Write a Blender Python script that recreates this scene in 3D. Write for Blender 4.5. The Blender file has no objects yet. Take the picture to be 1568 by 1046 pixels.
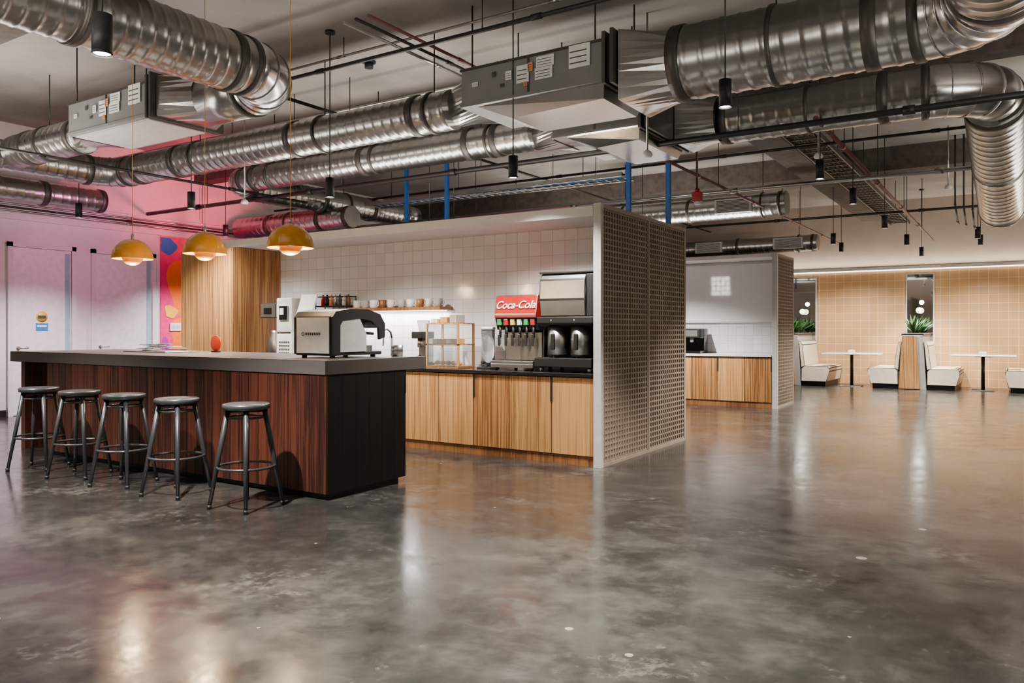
import bpy, bmesh, math, random
from mathutils import Vector, Matrix
random.seed(4)
CEIL=4.4
def lin(c):
    return tuple((v/255/12.92 if v/255<=0.04045 else ((v/255+0.055)/1.055)**2.4) for v in c)
def rgba(c): 
    l=lin(c); return (l[0],l[1],l[2],1)
# ---------------- materials ----------------
def newmat(name):
    m=bpy.data.materials.new(name); m.use_nodes=True
    nt=m.node_tree; return m,nt,nt.nodes['Principled BSDF']
def N(nt,t,**kw):
    n=nt.nodes.new(t)
    for k,v in kw.items():
        if k.startswith('_'): setattr(n,k[1:],v)
        else: n.inputs[k.replace('__',' ')].default_value=v
    return n
def plain(name,c,rough=.5,metal=0,noise=.08,emis=None,es=0,trans=0,alpha=1,nscale=12,coat=0):
    m,nt,b=newmat(name)
    b.inputs['Roughness'].default_value=rough; b.inputs['Metallic'].default_value=metal
    b.inputs['Transmission Weight'].default_value=trans
    b.inputs['Coat Weight'].default_value=coat
    g=N(nt,'ShaderNodeNewGeometry'); no=N(nt,'ShaderNodeTexNoise'); no.inputs['Scale'].default_value=nscale; no.inputs['Detail'].default_value=5
    nt.links.new(g.outputs['Position'],no.inputs['Vector'])
    r=N(nt,'ShaderNodeValToRGB'); l=lin(c)
    r.color_ramp.elements[0].position=.3; r.color_ramp.elements[1].position=.7
    r.color_ramp.elements[0].color=(*[v*(1-noise) for v in l],1); r.color_ramp.elements[1].color=(*[min(1,v*(1+noise)) for v in l],1)
    nt.links.new(no.outputs['Fac'],r.inputs['Fac']); nt.links.new(r.outputs['Color'],b.inputs['Base Color'])
    if emis: 
        b.inputs['Emission Color'].default_value=rgba(emis); b.inputs['Emission Strength'].default_value=es
    return m
def math_n(nt,op,a,bv=None):
    n=nt.nodes.new('ShaderNodeMath'); n.operation=op
    if isinstance(a,(int,float)): n.inputs[0].default_value=a
    else: nt.links.new(a,n.inputs[0])
    if bv is not None:
        if isinstance(bv,(int,float)): n.inputs[1].default_value=bv
        else: nt.links.new(bv,n.inputs[1])
    return n.outputs[0]
def wood(name,c1,c2,w=.12,rough=.4,var=.5,sx=26,sz=1.1,spec=.5):
    m,nt,b=newmat(name)
    g=N(nt,'ShaderNodeNewGeometry'); s=N(nt,'ShaderNodeSeparateXYZ'); nt.links.new(g.outputs['Position'],s.inputs[0])
    u=math_n(nt,'ADD',s.outputs[0],s.outputs[1])
    pid=math_n(nt,'FLOOR',math_n(nt,'DIVIDE',u,w))
    wn=nt.nodes.new('ShaderNodeTexWhiteNoise'); wn.noise_dimensions='1D'; nt.links.new(pid,wn.inputs['W'])
    cx=N(nt,'ShaderNodeCombineXYZ')
    nt.links.new(math_n(nt,'MULTIPLY',u,sx),cx.inputs[0]); 
    nt.links.new(math_n(nt,'MULTIPLY',wn.outputs['Value'],37.),cx.inputs[1])
    nt.links.new(math_n(nt,'MULTIPLY',s.outputs[2],sz),cx.inputs[2])
    no=N(nt,'ShaderNodeTexNoise'); no.inputs['Scale'].default_value=1.6; no.inputs['Detail'].default_value=7; no.inputs['Distortion'].default_value=.5
    nt.links.new(cx.outputs[0],no.inputs['Vector'])
    f=math_n(nt,'ADD',no.outputs['Fac'],math_n(nt,'MULTIPLY',math_n(nt,'SUBTRACT',wn.outputs['Value'],.5),var*.4))
    r=N(nt,'ShaderNodeValToRGB'); r.color_ramp.elements[0].position=.34; r.color_ramp.elements[1].position=.64
    r.color_ramp.elements[0].color=rgba(c1); r.color_ramp.elements[1].color=rgba(c2)
    nt.links.new(f,r.inputs['Fac']); nt.links.new(r.outputs['Color'],b.inputs['Base Color'])
    b.inputs['Roughness'].default_value=rough; b.inputs['Specular IOR Level'].default_value=spec
    return m
def tile(name,c,grout,w,h,rough=.12,offs=0,bump=.3):
    m,nt,b=newmat(name)
    g=N(nt,'ShaderNodeNewGeometry'); s=N(nt,'ShaderNodeSeparateXYZ'); nt.links.new(g.outputs['Position'],s.inputs[0])
    cx=N(nt,'ShaderNodeCombineXYZ'); nt.links.new(s.outputs[0],cx.inputs[0]); nt.links.new(s.outputs[2],cx.inputs[1])
    br=N(nt,'ShaderNodeTexBrick'); br.offset=offs; br.squash=1
    l=lin(c)
    br.inputs['Color1'].default_value=(*l,1); br.inputs['Color2'].default_value=(*[v*.88 for v in l],1)
    br.inputs['Mortar'].default_value=rgba(grout); br.inputs['Scale'].default_value=1
    br.inputs['Mortar Size'].default_value=.004; br.inputs['Brick Width'].default_value=w; br.inputs['Row Height'].default_value=h
    nt.links.new(cx.outputs[0],br.inputs['Vector']); nt.links.new(br.outputs['Color'],b.inputs['Base Color'])
    bp=N(nt,'ShaderNodeBump'); bp.invert=True; bp.inputs['Strength'].default_value=bump; bp.inputs['Distance'].default_value=.004
    nt.links.new(br.outputs['Fac'],bp.inputs['Height']); 
    no=N(nt,'ShaderNodeTexNoise'); no.inputs['Scale'].default_value=7; nt.links.new(g.outputs['Position'],no.inputs['Vector'])
    b2=N(nt,'ShaderNodeBump'); b2.inputs['Strength'].default_value=.12; b2.inputs['Distance'].default_value=.01
    nt.links.new(no.outputs['Fac'],b2.inputs['Height']); nt.links.new(bp.outputs[0],b2.inputs['Normal'])
    nt.links.new(b2.outputs[0],b.inputs['Normal']); b.inputs['Roughness'].default_value=rough
    return m
def concrete_floor():
    m,nt,b=newmat('polished_concrete')
    g=N(nt,'ShaderNodeNewGeometry'); P=g.outputs['Position']
    def noise(sc,det,ro=.6,dis=0):
        n=N(nt,'ShaderNodeTexNoise'); n.inputs['Scale'].default_value=sc; n.inputs['Detail'].default_value=det; n.inputs['Roughness'].default_value=ro; n.inputs['Distortion'].default_value=dis
        nt.links.new(P,n.inputs['Vector']); return n.outputs['Fac']
    a=noise(.8,13,.68,.15); c=noise(4.2,9,.7,.1); fine=noise(13,8,.75)
    f=math_n(nt,'ADD',math_n(nt,'MULTIPLY',a,.66),math_n(nt,'MULTIPLY',c,.34))
    r=N(nt,'ShaderNodeValToRGB'); e=r.color_ramp.elements
    e[0].position=.36; e[0].color=rgba((27,27,27)); e[1].position=.66; e[1].color=rgba((74,73,69))
    e2=r.color_ramp.elements.new(.5); e2.color=rgba((44,43,42))
    nt.links.new(f,r.inputs['Fac'])
    pr=N(nt,'ShaderNodeMapRange'); pr.inputs['From Min'].default_value=.56; pr.inputs['From Max'].default_value=.64
    nt.links.new(math_n(nt,'ADD',math_n(nt,'MULTIPLY',fine,.5),math_n(nt,'MULTIPLY',noise(1.3,5),.5)),pr.inputs['Value'])
    v=N(nt,'ShaderNodeTexVoronoi'); v.inputs['Scale'].default_value=2.6; nt.links.new(P,v.inputs['Vector'])
    thr=math_n(nt,'MULTIPLY',math_n(nt,'POWER',noise(2.1,2),3.),.26)
    sp=math_n(nt,'LESS_THAN',v.outputs['Distance'],thr)
    spm=math_n(nt,'MAXIMUM',math_n(nt,'MULTIPLY',sp,.6),math_n(nt,'MULTIPLY',pr.outputs[0],.2))
    mx=N(nt,'ShaderNodeMix',_data_type='RGBA'); nt.links.new(spm,mx.inputs[0]); nt.links.new(r.outputs['Color'],mx.inputs[6]); mx.inputs[7].default_value=rgba((158,155,148))
    s=N(nt,'ShaderNodeSeparateXYZ'); nt.links.new(P,s.inputs[0])
    def joint(o,per,off):
        fr=math_n(nt,'FRACT',math_n(nt,'DIVIDE',math_n(nt,'ADD',o,off),per)); return math_n(nt,'LESS_THAN',fr,.006/per)
    j=math_n(nt,'MAXIMUM',joint(s.outputs[0],4.6,51.),joint(s.outputs[1],4.6,47.2))
    m2=N(nt,'ShaderNodeMix',_data_type='RGBA'); nt.links.new(math_n(nt,'MULTIPLY',j,.3),m2.inputs[0]); nt.links.new(mx.outputs[2],m2.inputs[6]); m2.inputs[7].default_value=(.02,.02,.02,1)
    nt.links.new(m2.outputs[2],b.inputs['Base Color'])
    rr=N(nt,'ShaderNodeMapRange'); rr.inputs['From Min'].default_value=.3; rr.inputs['From Max'].default_value=.7; rr.inputs['To Min'].default_value=.11; rr.inputs['To Max'].default_value=.27
    nt.links.new(c,rr.inputs['Value']); nt.links.new(rr.outputs[0],b.inputs['Roughness'])
    bp=N(nt,'ShaderNodeBump'); bp.inputs['Strength'].default_value=.05; bp.inputs['Distance'].default_value=.02
    nt.links.new(noise(7,5),bp.inputs['Height']); nt.links.new(bp.outputs[0],b.inputs['Normal'])
    b.inputs['Specular IOR Level'].default_value=.6
    return m
FLOOR=concrete_floor()
CEILM=plain('ceiling_concrete',(136,131,126),.9,noise=.22,nscale=1.3)
WHITEW=plain('wall_paint_white',(226,222,223),.7,noise=.03)
BEIGEW=plain('wall_paint_beige',(176,162,148),.8,noise=.05,nscale=3)
TILEW=tile('white_glazed_tile',(222,221,226),(188,186,186),.15,.15)
TILET=tile('tan_glazed_tile',(196,152,106),(224,200,166),.19,.19,rough=.25)
OAK=wood('oak_veneer',(122,78,40),(206,154,96),w=.465,var=.5,sx=40,sz=.6)
OAKD=wood('oak_dark',(104,64,34),(150,102,60),w=.5)
WALN=wood('walnut_planks',(42,20,14),(86,44,31),w=.118,rough=.42,var=.7)
WALN_SHADE=wood('walnut_shaded',(11,8,7),(24,15,12),w=.118,rough=.6,var=.6,spec=.25)  # same walnut, with the shade on the bar's right end put into the colour
SLAB=plain('bar_top_laminate',(84,79,78),.34,noise=.06)
CTOP=plain('counter_black',(34,31,30),.2)
CTOPW=plain('counter_white',(225,222,218),.25)
GALV=plain('galvanized_steel',(174,173,170),.28,1,noise=.12,nscale=5)
GALVB=plain('galvanized_bright',(210,209,207),.22,1,noise=.08,nscale=3)
GALVD=plain('duct_band_dark',(84,80,76),.5,.7)
FCUM=plain('sheet_metal_grey',(130,130,128),.42,.2,noise=.08,nscale=4)
BLACK=plain('matte_black',(20,20,21),.5)
BLACKG=plain('gloss_black',(16,16,18),.12)
DPIPE=plain('pipe_dark',(38,35,34),.45,.3)
RPIPE=plain('pipe_red_brown',(100,56,48),.5)
RED=plain('signal_red',(172,2,6),.35)
BLUE=plain('blue_paint',(20,86,160),.45)
STEEL=plain('brushed_steel',(196,195,193),.32,1,noise=.06)
GUN=plain('gunmetal_stool',(72,74,78),.36,.6)
GUNS=plain('stool_seat_grey',(84,86,90),.34,.6)
GREY=plain('light_grey_frame',(200,198,195),.45)
LATT=plain('lattice_beige',(160,146,128),.5)
LATB=plain('lattice_back',(36,32,29),.8)
YEL=plain('pendant_yellow',(232,158,2),.28,coat=.4)
YEIN=plain('pendant_inner',(240,200,120),.5,emis=(255,180,60),es=1.0)
BULB=plain('bulb_glow',(255,240,210),.5,emis=(255,214,150),es=30)
SCON=plain('globe_glow',(255,244,225),.5,emis=(255,232,196),es=5)
LENS=plain('spot_lens',(255,240,220),.5,emis=(255,244,232),es=36)
LED=plain('led_strip',(255,250,240),.5,emis=(255,246,236),es=5)
WHITE=plain('white_plastic',(232,231,230),.3)
PAPER=plain('paper_label',(228,227,223),.6)
INK=plain('label_ink',(70,68,66),.7)
ORAN=plain('label_orange',(226,140,90),.6)
SIGNO=plain('sign_orange',(225,60,14),.5)
CREAM=plain('cream_upholstery',(240,226,200),.55)
STONE=plain('stone_side',(160,157,152),.6)
LEAF=plain('leaf_green',(46,92,36),.45,noise=.4)
SOIL=plain('soil',(50,36,28),.9)
MIRR=plain('mirror_glass',(225,225,225),.03,1,noise=.0)
GLASSC=plain('clear_acrylic',(235,240,240),.05,trans=.92)
MAG=plain('mural_pink',(235,24,120),.5)
MOR=plain('mural_orange',(255,118,10),.5)
MBL=plain('mural_blue',(30,130,210),.5)
MPU=plain('mural_purple',(160,40,160),.5)
MYE=plain('mural_yellow',(250,190,40),.5)
BOARD=plain('glossy_white_panel',(236,236,238),.05,noise=.01)
CERAM=plain('ceramic',(214,206,196),.25)
TEAL=plain('teal_glass',(150,190,196),.1)
BEAMM=plain('fireproofed_beam',(74,66,60),.95,noise=.3,nscale=9)
BTNG=plain('button_green',(30,150,70),.4); BTNY=plain('button_yellow',(230,190,40),.4)
PAST=plain('pastry',(206,150,90),.8,noise=.3)

# ---------------- mesh builder ----------------
class B:
    def __init__(s): s.bm=bmesh.new(); s.mats=[]
    def mi(s,m):
        if m not in s.mats: s.mats.append(m)
        return s.mats.index(m)
    def raw(s,cos,faces,m,smooth=False):
        vs=[s.bm.verts.new(c) for c in cos]; k=s.mi(m); out=[]
        for f in faces:
            try:
                fc=s.bm.faces.new([vs[i] for i in f]); fc.material_index=k; fc.smooth=smooth; out.append(fc)
            except ValueError: pass
        return vs,out
    def box(s,x0,x1,y0,y1,z0,z1,m,bev=0,M=None):
        cos=[Vector((x,y,z)) for z in (z0,z1) for y in (y0,y1) for x in (x0,x1)]
        if M: cos=[M@c for c in cos]
        vs,fs=s.raw(cos,[(0,2,3,1),(4,5,7,6),(0,1,5,4),(2,6,7,3),(0,4,6,2),(1,3,7,5)],m)
        if bev:
            es=list({e for f in fs for e in f.edges})
            bmesh.ops.bevel(s.bm,geom=es,offset=bev,segments=2,affect='EDGES',profile=.5)
        return s
    def cyl(s,p0,p1,r,m,r1=None,seg=20,caps=True,smooth=True):
        p0=Vector(p0);p1=Vector(p1); r1=r if r1 is None else r1
        a=(p1-p0).normalized(); u=a.orthogonal().normalized(); v=a.cross(u)
        cos=[]
        for p,rr in ((p0,r),(p1,r1)):
            for j in range(seg):
                t=2*math.pi*j/seg; cos.append(p+rr*(math.cos(t)*u+math.sin(t)*v))
        k=s.mi(m); vs=[s.bm.verts.new(c) for c in cos]
        for j in range(seg):
            f=s.bm.faces.new((vs[j],vs[(j+1)%seg],vs[seg+(j+1)%seg],vs[seg+j])); f.material_index=k; f.smooth=smooth
        if caps:
            for l in (vs[:seg][::-1],vs[seg:]):
                f=s.bm.faces.new(l); f.material_index=k
        return s
    def lathe(s,c,prof,m,seg=28,M=None,smooth=True):
        c=Vector(c); k=s.mi(m); rings=[]
        for r,z in prof:
            if r<1e-5:
                p=Vector((0,0,z)); p=(M@p if M else p)+c; rings.append([s.bm.verts.new(p)])
            else:
                ring=[]
                for j in range(seg):
                    t=2*math.pi*j/seg; p=Vector((r*math.cos(t),r*math.sin(t),z)); p=(M@p if M else p)+c; ring.append(s.bm.verts.new(p))
                rings.append(ring)
        for a,b in zip(rings[:-1],rings[1:]):
            for j in range(seg):
                q=[a[0]] if len(a)==1 else [a[j],a[(j+1)%seg]]
                w=[b[0]] if len(b)==1 else [b[(j+1)%seg],b[j]]
                l=q+w
                if len(l)>=3:
                    f=s.bm.faces.new(l); f.material_index=k; f.smooth=smooth
        return s
    def sphere(s,c,r,m,sc=(1,1,1),seg=20):
        M=Matrix.Diagonal((*sc,1))
        return s.lathe(c,[(r*math.sin(math.pi*i/12) if 0<i<12 else 0,-r*math.cos(math.pi*i/12)) for i in range(13)],m,seg,M=M)
    def tube(s,pts,r,m,seg=8,closed=False,smooth=True,caps=True):
        pts=[Vector(p) for p in pts]; n=len(pts); rs=r if isinstance(r,list) else [r]*n
        k=s.mi(m); rings=[]; u=None
        for i,p in enumerate(pts):
            if closed: t=(pts[(i+1)%n]-pts[i-1]).normalized()
            else: t=(pts[min(i+1,n-1)]-pts[max(i-1,0)]).normalized()
            if u is None: u=t.orthogonal().normalized()
            else:
                u=(u-t*u.dot(t)).normalized()
            v=t.cross(u)
            rings.append([s.bm.verts.new(p+rs[i]*(math.cos(2*math.pi*j/seg)*u+math.sin(2*math.pi*j/seg)*v)) for j in range(seg)])
        pr=list(zip(rings[:-1],rings[1:]))
        if closed: pr.append((rings[-1],rings[0]))
        for a,b in pr:
            for j in range(seg):
                f=s.bm.faces.new((a[j],a[(j+1)%seg],b[(j+1)%seg],b[j])); f.material_index=k; f.smooth=smooth
        if caps and not closed:
            for l in (rings[0][::-1],rings[-1]):
                f=s.bm.faces.new(l); f.material_index=k
        return s
    def ring(s,c,R,r,m,seg=32,ax='z',rs=8):
        c=Vector(c); pts=[]
        for j in range(seg):
            t=2*math.pi*j/seg; a,b=R*math.cos(t),R*math.sin(t)
            pts.append(c+Vector({'z':(a,b,0),'x':(0,a,b),'y':(a,0,b)}[ax]))
        return s.tube(pts,r,m,rs,closed=True)
    def prism(s,pts,ax,a0,a1,m,bev=0,smooth=False):
        def P(p,a): return {'x':(a,p[0],p[1]),'y':(p[0],a,p[1]),'z':(p[0],p[1],a)}[ax]
        n=len(pts); cos=[P(p,a0) for p in pts]+[P(p,a1) for p in pts]
        fs=[tuple(range(n))[::-1],tuple(range(n,2*n))]+[(i,(i+1)%n,n+(i+1)%n,n+i) for i in range(n)]
        vs,f=s.raw(cos,fs,m,smooth)
        if bev: bmesh.ops.bevel(s.bm,geom=list({e for q in f for e in q.edges}),offset=bev,segments=2,affect='EDGES',profile=.5)
        return s
    def spiral(s,p0,p1,R,m,pitch=.13,amp=.007,seg=32):
        p0=Vector(p0);p1=Vector(p1);L=(p1-p0).length;a=(p1-p0)/L;u=a.orthogonal().normalized();v=a.cross(u)
        n=max(4,int(L/(pitch/8))); k=s.mi(m); prev=None
        for i in range(n+1):
            z=L*i/n; ring=[]
            for j in range(seg):
                fr=(z/pitch-j/seg)%1; rr=R+amp*max(0,1-abs(fr-.5)/.16)
                t=2*math.pi*j/seg; ring.append(s.bm.verts.new(p0+a*z+rr*(math.cos(t)*u+math.sin(t)*v)))
            if prev:
                for j in range(seg):
                    f=s.bm.faces.new((prev[j],prev[(j+1)%seg],ring[(j+1)%seg],ring[j])); f.material_index=k; f.smooth=True
            else:
                f=s.bm.faces.new(ring[::-1]); f.material_index=k
            prev=ring
        f=s.bm.faces.new(prev); f.material_index=k
        return s
    def bands(s,p0,p1,R,m,ds,w=.08):
        p0=Vector(p0);p1=Vector(p1);a=(p1-p0).normalized()
        for d in ds: s.cyl(p0+a*(d-w/2),p0+a*(d+w/2),R+.014,m,seg=32)
        return s
    def elbow(s,ps,corner,pe,R,m,n=8,band=None):
        ps=Vector(ps);pe=Vector(pe);corner=Vector(corner);c=ps+pe-corner
        pts=[c+math.cos(math.pi/2*i/n)*(ps-c)+math.sin(math.pi/2*i/n)*(pe-c) for i in range(n+1)]
        s.tube(pts,R,m,32)
        for i in range(2,n,2):
            t=(pts[i+1]-pts[i-1]).normalized(); s.cyl(pts[i]-t*.006,pts[i]+t*.006,R+.008,m,seg=32)
        for i,q in ((0,1),(n,n-1)):
            t=(pts[q]-pts[i]).normalized(); s.cyl(pts[i]-t*.03,pts[i]+t*.03,R+.012,band or m,seg=32)
        return s
    def sq2round(s,x0,x1,yc,zc,hy,hz,R,m,zr=None):
        seg=32; A=[];Bv=[]; zr=zc if zr is None else zr
        for j in range(seg):
            t=2*math.pi*j/seg; c,q=math.cos(t),math.sin(t); k=1/max(abs(c),abs(q))
            A.append((x0,yc+hy*c*k,zc+hz*q*k)); Bv.append((x1,yc+R*c,zr+R*q))
        fs=[(j,(j+1)%seg,seg+(j+1)%seg,seg+j) for j in range(seg)]
        s.raw(A+Bv,fs,m); return s
    def hanger(s,x,y,z,R,ax='x'):
        s.cyl((x-.015,y,z) if ax=='x' else (x,y-.015,z),(x+.015,y,z) if ax=='x' else (x,y+.015,z),R+.017,GALVD,seg=32)
        s.cyl((x,y,z+R),(x,y,CEIL),.007,DPIPE,seg=6)
        return s
    def obj(s,name,parent=None):
        bmesh.ops.recalc_face_normals(s.bm,faces=s.bm.faces[:])
        xs=[v.co for v in s.bm.verts]
        lo=Vector((min(c.x for c in xs),min(c.y for c in xs),min(c.z for c in xs))); hi=Vector((max(c.x for c in xs),max(c.y for c in xs),max(c.z for c in xs)))
        o=Vector(((lo.x+hi.x)/2,(lo.y+hi.y)/2,lo.z))
        for v in s.bm.verts: v.co-=o
        me=bpy.data.meshes.new(name); s.bm.to_mesh(me); s.bm.free()
        for m in s.mats: me.materials.append(m)
        ob=bpy.data.objects.new(name,me); ob.location=o; bpy.context.collection.objects.link(ob)
        if parent: ob.parent=parent; ob.matrix_parent_inverse=Matrix.Translation(-parent.location)
        return ob
def light(kind,name,loc,power,col,parent=None,rot=(0,0,0),**kw):
    l=bpy.data.lights.new(name,kind); l.energy=power; l.color=lin(col)
    for k,v in kw.items(): setattr(l,k,v)
    o=bpy.data.objects.new(name,l); o.location=loc; o.rotation_euler=rot; bpy.context.collection.objects.link(o)
    if parent: o.parent=parent; o.matrix_parent_inverse=Matrix.Translation(-parent.location)
    return o
WARM=(255,246,236)
# ---------------- shell ----------------
XL,XR,YF,YB=-12.7,7.5,-5.0,20.75
B().box(XL-.2,XR+.2,YF-.2,YB+.2,-.1,0,FLOOR).obj('floor')
B().box(XL-.2,XR+.2,YF-.2,YB+.2,CEIL,CEIL+.15,CEILM).obj('ceiling')
B().box(XL-.15,XL,YF,YB,0,CEIL,WHITEW).obj('wall_left')
B().box(XL-.15,XR+.15,YB,YB+.15,0,CEIL,BEIGEW).obj('wall_back')
B().box(XR,XR+.15,YF,YB,0,CEIL,BEIGEW).obj('wall_right')
B().box(XL-.15,XR+.15,YF-.15,YF,0,CEIL,BEIGEW).obj('wall_front')
B().box(XL,XL+.015,YF,5.72,0,.1,DPIPE).box(XL,XL+.015,6.76,6.98,0,.1,DPIPE).obj('baseboard_left')
B().box(XL,XL+.05,YF,YB,2.96,3.02,WHITEW).obj('trim_1')
for i,(x0,x1,y0,y1) in enumerate([(-3.2,-2.75,9.2,YB),(XL,XR,8.9,9.2),(XL,XR,14.6,14.9),(XL,XR,3.3,3.6)]):
    B().prism([(a,b) for a,b in ([(x0,CEIL),(x0,3.98),(x0+.0,3.95),(x1,3.95),(x1,CEIL)] if i==0 else [(y0,CEIL),(y0,4.0),(y1,4.0),(y1,CEIL)])],'y' if i==0 else 'x',y0 if i==0 else x0,y1 if i==0 else x1,BEAMM).obj('ceiling_beam')
def door(y0,y1,name):
    b=B(); x=XL+.001
    b.box(x,x+.05,y0-.07,y0,0,2.62,WHITEW).box(x,x+.05,y1,y1+.07,0,2.62,WHITEW).box(x,x+.05,y0-.07,y1+.07,2.55,2.62,WHITEW)
    b.box(x,x+.03,y0+.006,y1-.006,.01,2.544,WHITE)
    b.box(x+.03,x+.034,y1-.1,y1-.02,.05,2.5,TEAL)
    b.cyl((x+.03,y0+.08,1.02),(x+.09,y0+.08,1.02),.012,STEEL).cyl((x+.09,y0+.07,1.02),(x+.09,y0+.2,1.02),.011,STEEL).cyl((x+.03,y0+.08,1.02),(x+.036,y0+.08,1.02),.03,STEEL)
    if name=='door_1':
        b.lathe((x+.032,y0+.42,1.5),[(0,-.001),(.085,-.001),(.085,.001),(0,.001)],BTNY,24,M=Matrix.Rotation(math.pi/2,4,'Y'))
        b.box(x+.03,x+.033,y0+.33,y0+.51,1.28,1.40,MBL).box(x+.033,x+.035,y0+.35,y0+.49,1.34,1.37,WHITE).box(x+.033,x+.035,y0+.36,y0+.48,1.47,1.52,INK)
    b.obj(name)
door(5.80,6.67,'door_1'); door(7.06,8.05,'door_2')
# mural
b=B(); x=XL
b.box(x,x+.012,8.22,10.6,0,2.95,MAG)
def blob(cy,cz,ry,rz,m,d,ph):
    pts=[(cy+ry*(1+.22*math.sin(3*t+ph))*math.cos(t),cz+rz*(1+.18*math.cos(2*t+ph))*math.sin(t)) for t in [2*math.pi*i/36 for i in range(36)]]
    pts=[(min(max(p[0],8.225),10.59),min(max(p[1],.02),2.93)) for p in pts]
    b.prism(pts,'x',x+.012,x+.012+d,m)
blob(8.72,2.05,.34,.62,MOR,.003,0); blob(8.8,1.05,.42,.46,MOR,.004,1.4); blob(8.36,2.8,.16,.16,MBL,.005,2); blob(8.9,.35,.5,.3,MPU,.003,.5); blob(9.5,1.9,.35,.8,MBL,.003,1); blob(8.42,1.62,.12,.12,MYE,.007,1); blob(8.33,.85,.1,.3,MPU,.006,2)
b.obj('wall_mural')
B().box(XL+.02,XL+.03,8.4,8.62,1.28,1.42,WHITE,.003).box(XL+.03,XL+.034,8.44,8.5,1.32,1.38,GREY).box(XL+.03,XL+.034,8.52,8.58,1.32,1.38,GREY).obj('wall_switch_plate')

# ---------------- bar ----------------
b=B()
bx0,bx1,by0,by1=-8.48,-4.40,4.215,5.13
b.box(bx0+.02,bx1-.02,by0+.02,by1-.02,.08,.955,WALN_SHADE)
b.box(bx0+.04,bx1-.04,by0+.05,by1-.05,0,.08,BLACK)
w=.118; x=bx0
while x<bx1-.01:
    b.box(x+.002,min(x+w-.002,bx1),by0,by0+.02,.05,.955,WALN,.0015); x+=w
y=by0+.02
while y<by1-.01:
    b.box(bx1-.02,bx1,y+.001,min(y+.15,by1),.05,.955,WALN_SHADE,.0015); b.box(bx0,bx0+.02,y+.001,min(y+.15,by1),.05,.955,WALN,.0015); y+=.15
b.box(-9.24,bx1+.005,by0-.01,5.40,.955,1.065,SLAB,.004)
b.box(-9.2,-9.12,4.3,5.3,0,.955,WALN)
b.obj('bar_counter')
def stool(x,y,rot):
    b=B()
    b.lathe((x,y,0),[(0,.755),(.05,.755),(.06,.75),(.13,.752),(.158,.76),(.166,.757),(.170,.748),(.167,.722),(.158,.72),(.155,.738),(0,.738)],GUNS,36)
    for k in range(4):
        a=rot+math.pi/4+k*math.pi/2; c,s_=math.cos(a),math.sin(a)
        top=Vector((x+.125*c,y+.125*s_,.735)); bot=Vector((x+.255*c,y+.255*s_,.012))
        b.tube([top,top.lerp(bot,.5),bot],[.020,.018,.014],GUN,8)
        b.cyl((bot.x,bot.y,0),(bot.x,bot.y,.03),.017,BLACK,seg=10)
    b.ring((x,y,.30),.203,.010,GUN); b.ring((x,y,.66),.125,.008,GUN)
    for da in (0,math.pi/2):
        a=rot+math.pi/4+da; b.tube([(x+.13*math.cos(a),y+.13*math.sin(a),.7),(x-.13*math.cos(a),y-.13*math.sin(a),.7)],.008,GUN)
    b.obj('bar_stool')
for i,sx in enumerate([-4.76,-5.60,-6.33,-7.02,-7.73]): stool(sx,3.77,.12*i+.1)
# pendants
for (px_,pz) in ((-5.12,1.985),(-6.26,1.995),(-7.41,2.005)):
    y=4.5; b=B()
    dome=[(.018,.195),(.06,.188),(.105,.168),(.148,.13),(.178,.082),(.190,.03),(.191,0)]
    b.lathe((px_,y,pz),dome,YEL,40)
    b.lathe((px_,y,pz),[(.188,0),(.186,.03),(.172,.08),(.142,.126),(.1,.16),(.02,.18)],YEIN,40)
    b.ring((px_,y,pz),.1895,.002,YEL,40)
    b.lathe((px_,y,pz+.025),[(.1,.02),(.098,-.02),(.085,-.05),(.06,-.073),(.03,-.085),(0,-.088)],YEL,32)
    b.lathe((px_,y,pz+.025),[(.1,.02),(.094,.02),(.09,-.02),(.07,-.05),(0,-.08)],YEIN,32)
    for k in range(3):
        a=k*2.094; b.cyl((px_+.096*math.cos(a),y+.096*math.sin(a),pz+.03),(px_+.11*math.cos(a),y+.11*math.sin(a),pz+.16),.003,STEEL,seg=6)
    b.sphere((px_,y,pz+.06),.03,BULB)
    b.cyl((px_,y,pz+.085),(px_,y,pz+.19),.02,WHITE,seg=12)
    b.cyl((px_,y,pz+.19),(px_,y,pz+.25),.014,STEEL,seg=12); b.cyl((px_,y,pz+.24),(px_,y,CEIL),.003,YEL,seg=6); b.cyl((px_,y,CEIL-.03),(px_,y,CEIL),.05,YEL)
    o=b.obj('pendant_lamp')
    light('POINT','bulb_light',(px_,y,pz-.1),26,(255,222,170),o,shadow_soft_size=.04)

# ---------------- kitchenettes ----------------
def lattice(b,x,y0,y1,z0,z1,ny,nz):
    b.box(x-.05,x-.016,y0,y1,z0,z1,LATB)
    for i in range(ny+1):
        y=y0+(y1-y0)*i/ny; b.box(x-.016,x+.012,y-.009,y+.009,z0,z1,LATT)
    for i in range(nz+1):
        z=z0+(z1-z0)*i/nz; b.box(x-.016,x+.008,y0,y1,z-.008,z+.008,LATT)
def cabinets(name,x0,x1,y0,y1,n,top,handles):
    b=B(); w=(x1-x0)/n
    b.box(x0,x1,y0+.02,y1,.09,.845,BLACK); b.box(x0,x1,y0+.012,y1,0,.09,OAKD)
    for i in range(n):
        b.box(x0+i*w+.0035,x0+(i+1)*w-.0035,y0,y0+.02,.095,.838,OAK,.001)
        if i%2==handles:
            hx=x0+(i+1)*w
            b.box(hx-.011,hx+.011,y0-.006,y0+.002,.60,.838,BLACK,.002); 
    b.box(x0,x1,y0-.02,y1,.845,.88,top,.003)
    return b.obj(name)
KX0,KX1=-8.49,-3.37
cabinets('base_cabinets',KX0,KX1,6.64,7.295,11,CTOP,1)
B().box(-9.59,KX1,7.3,7.42,0,2.37,TILEW).obj('wall_kitchenette')
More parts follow.
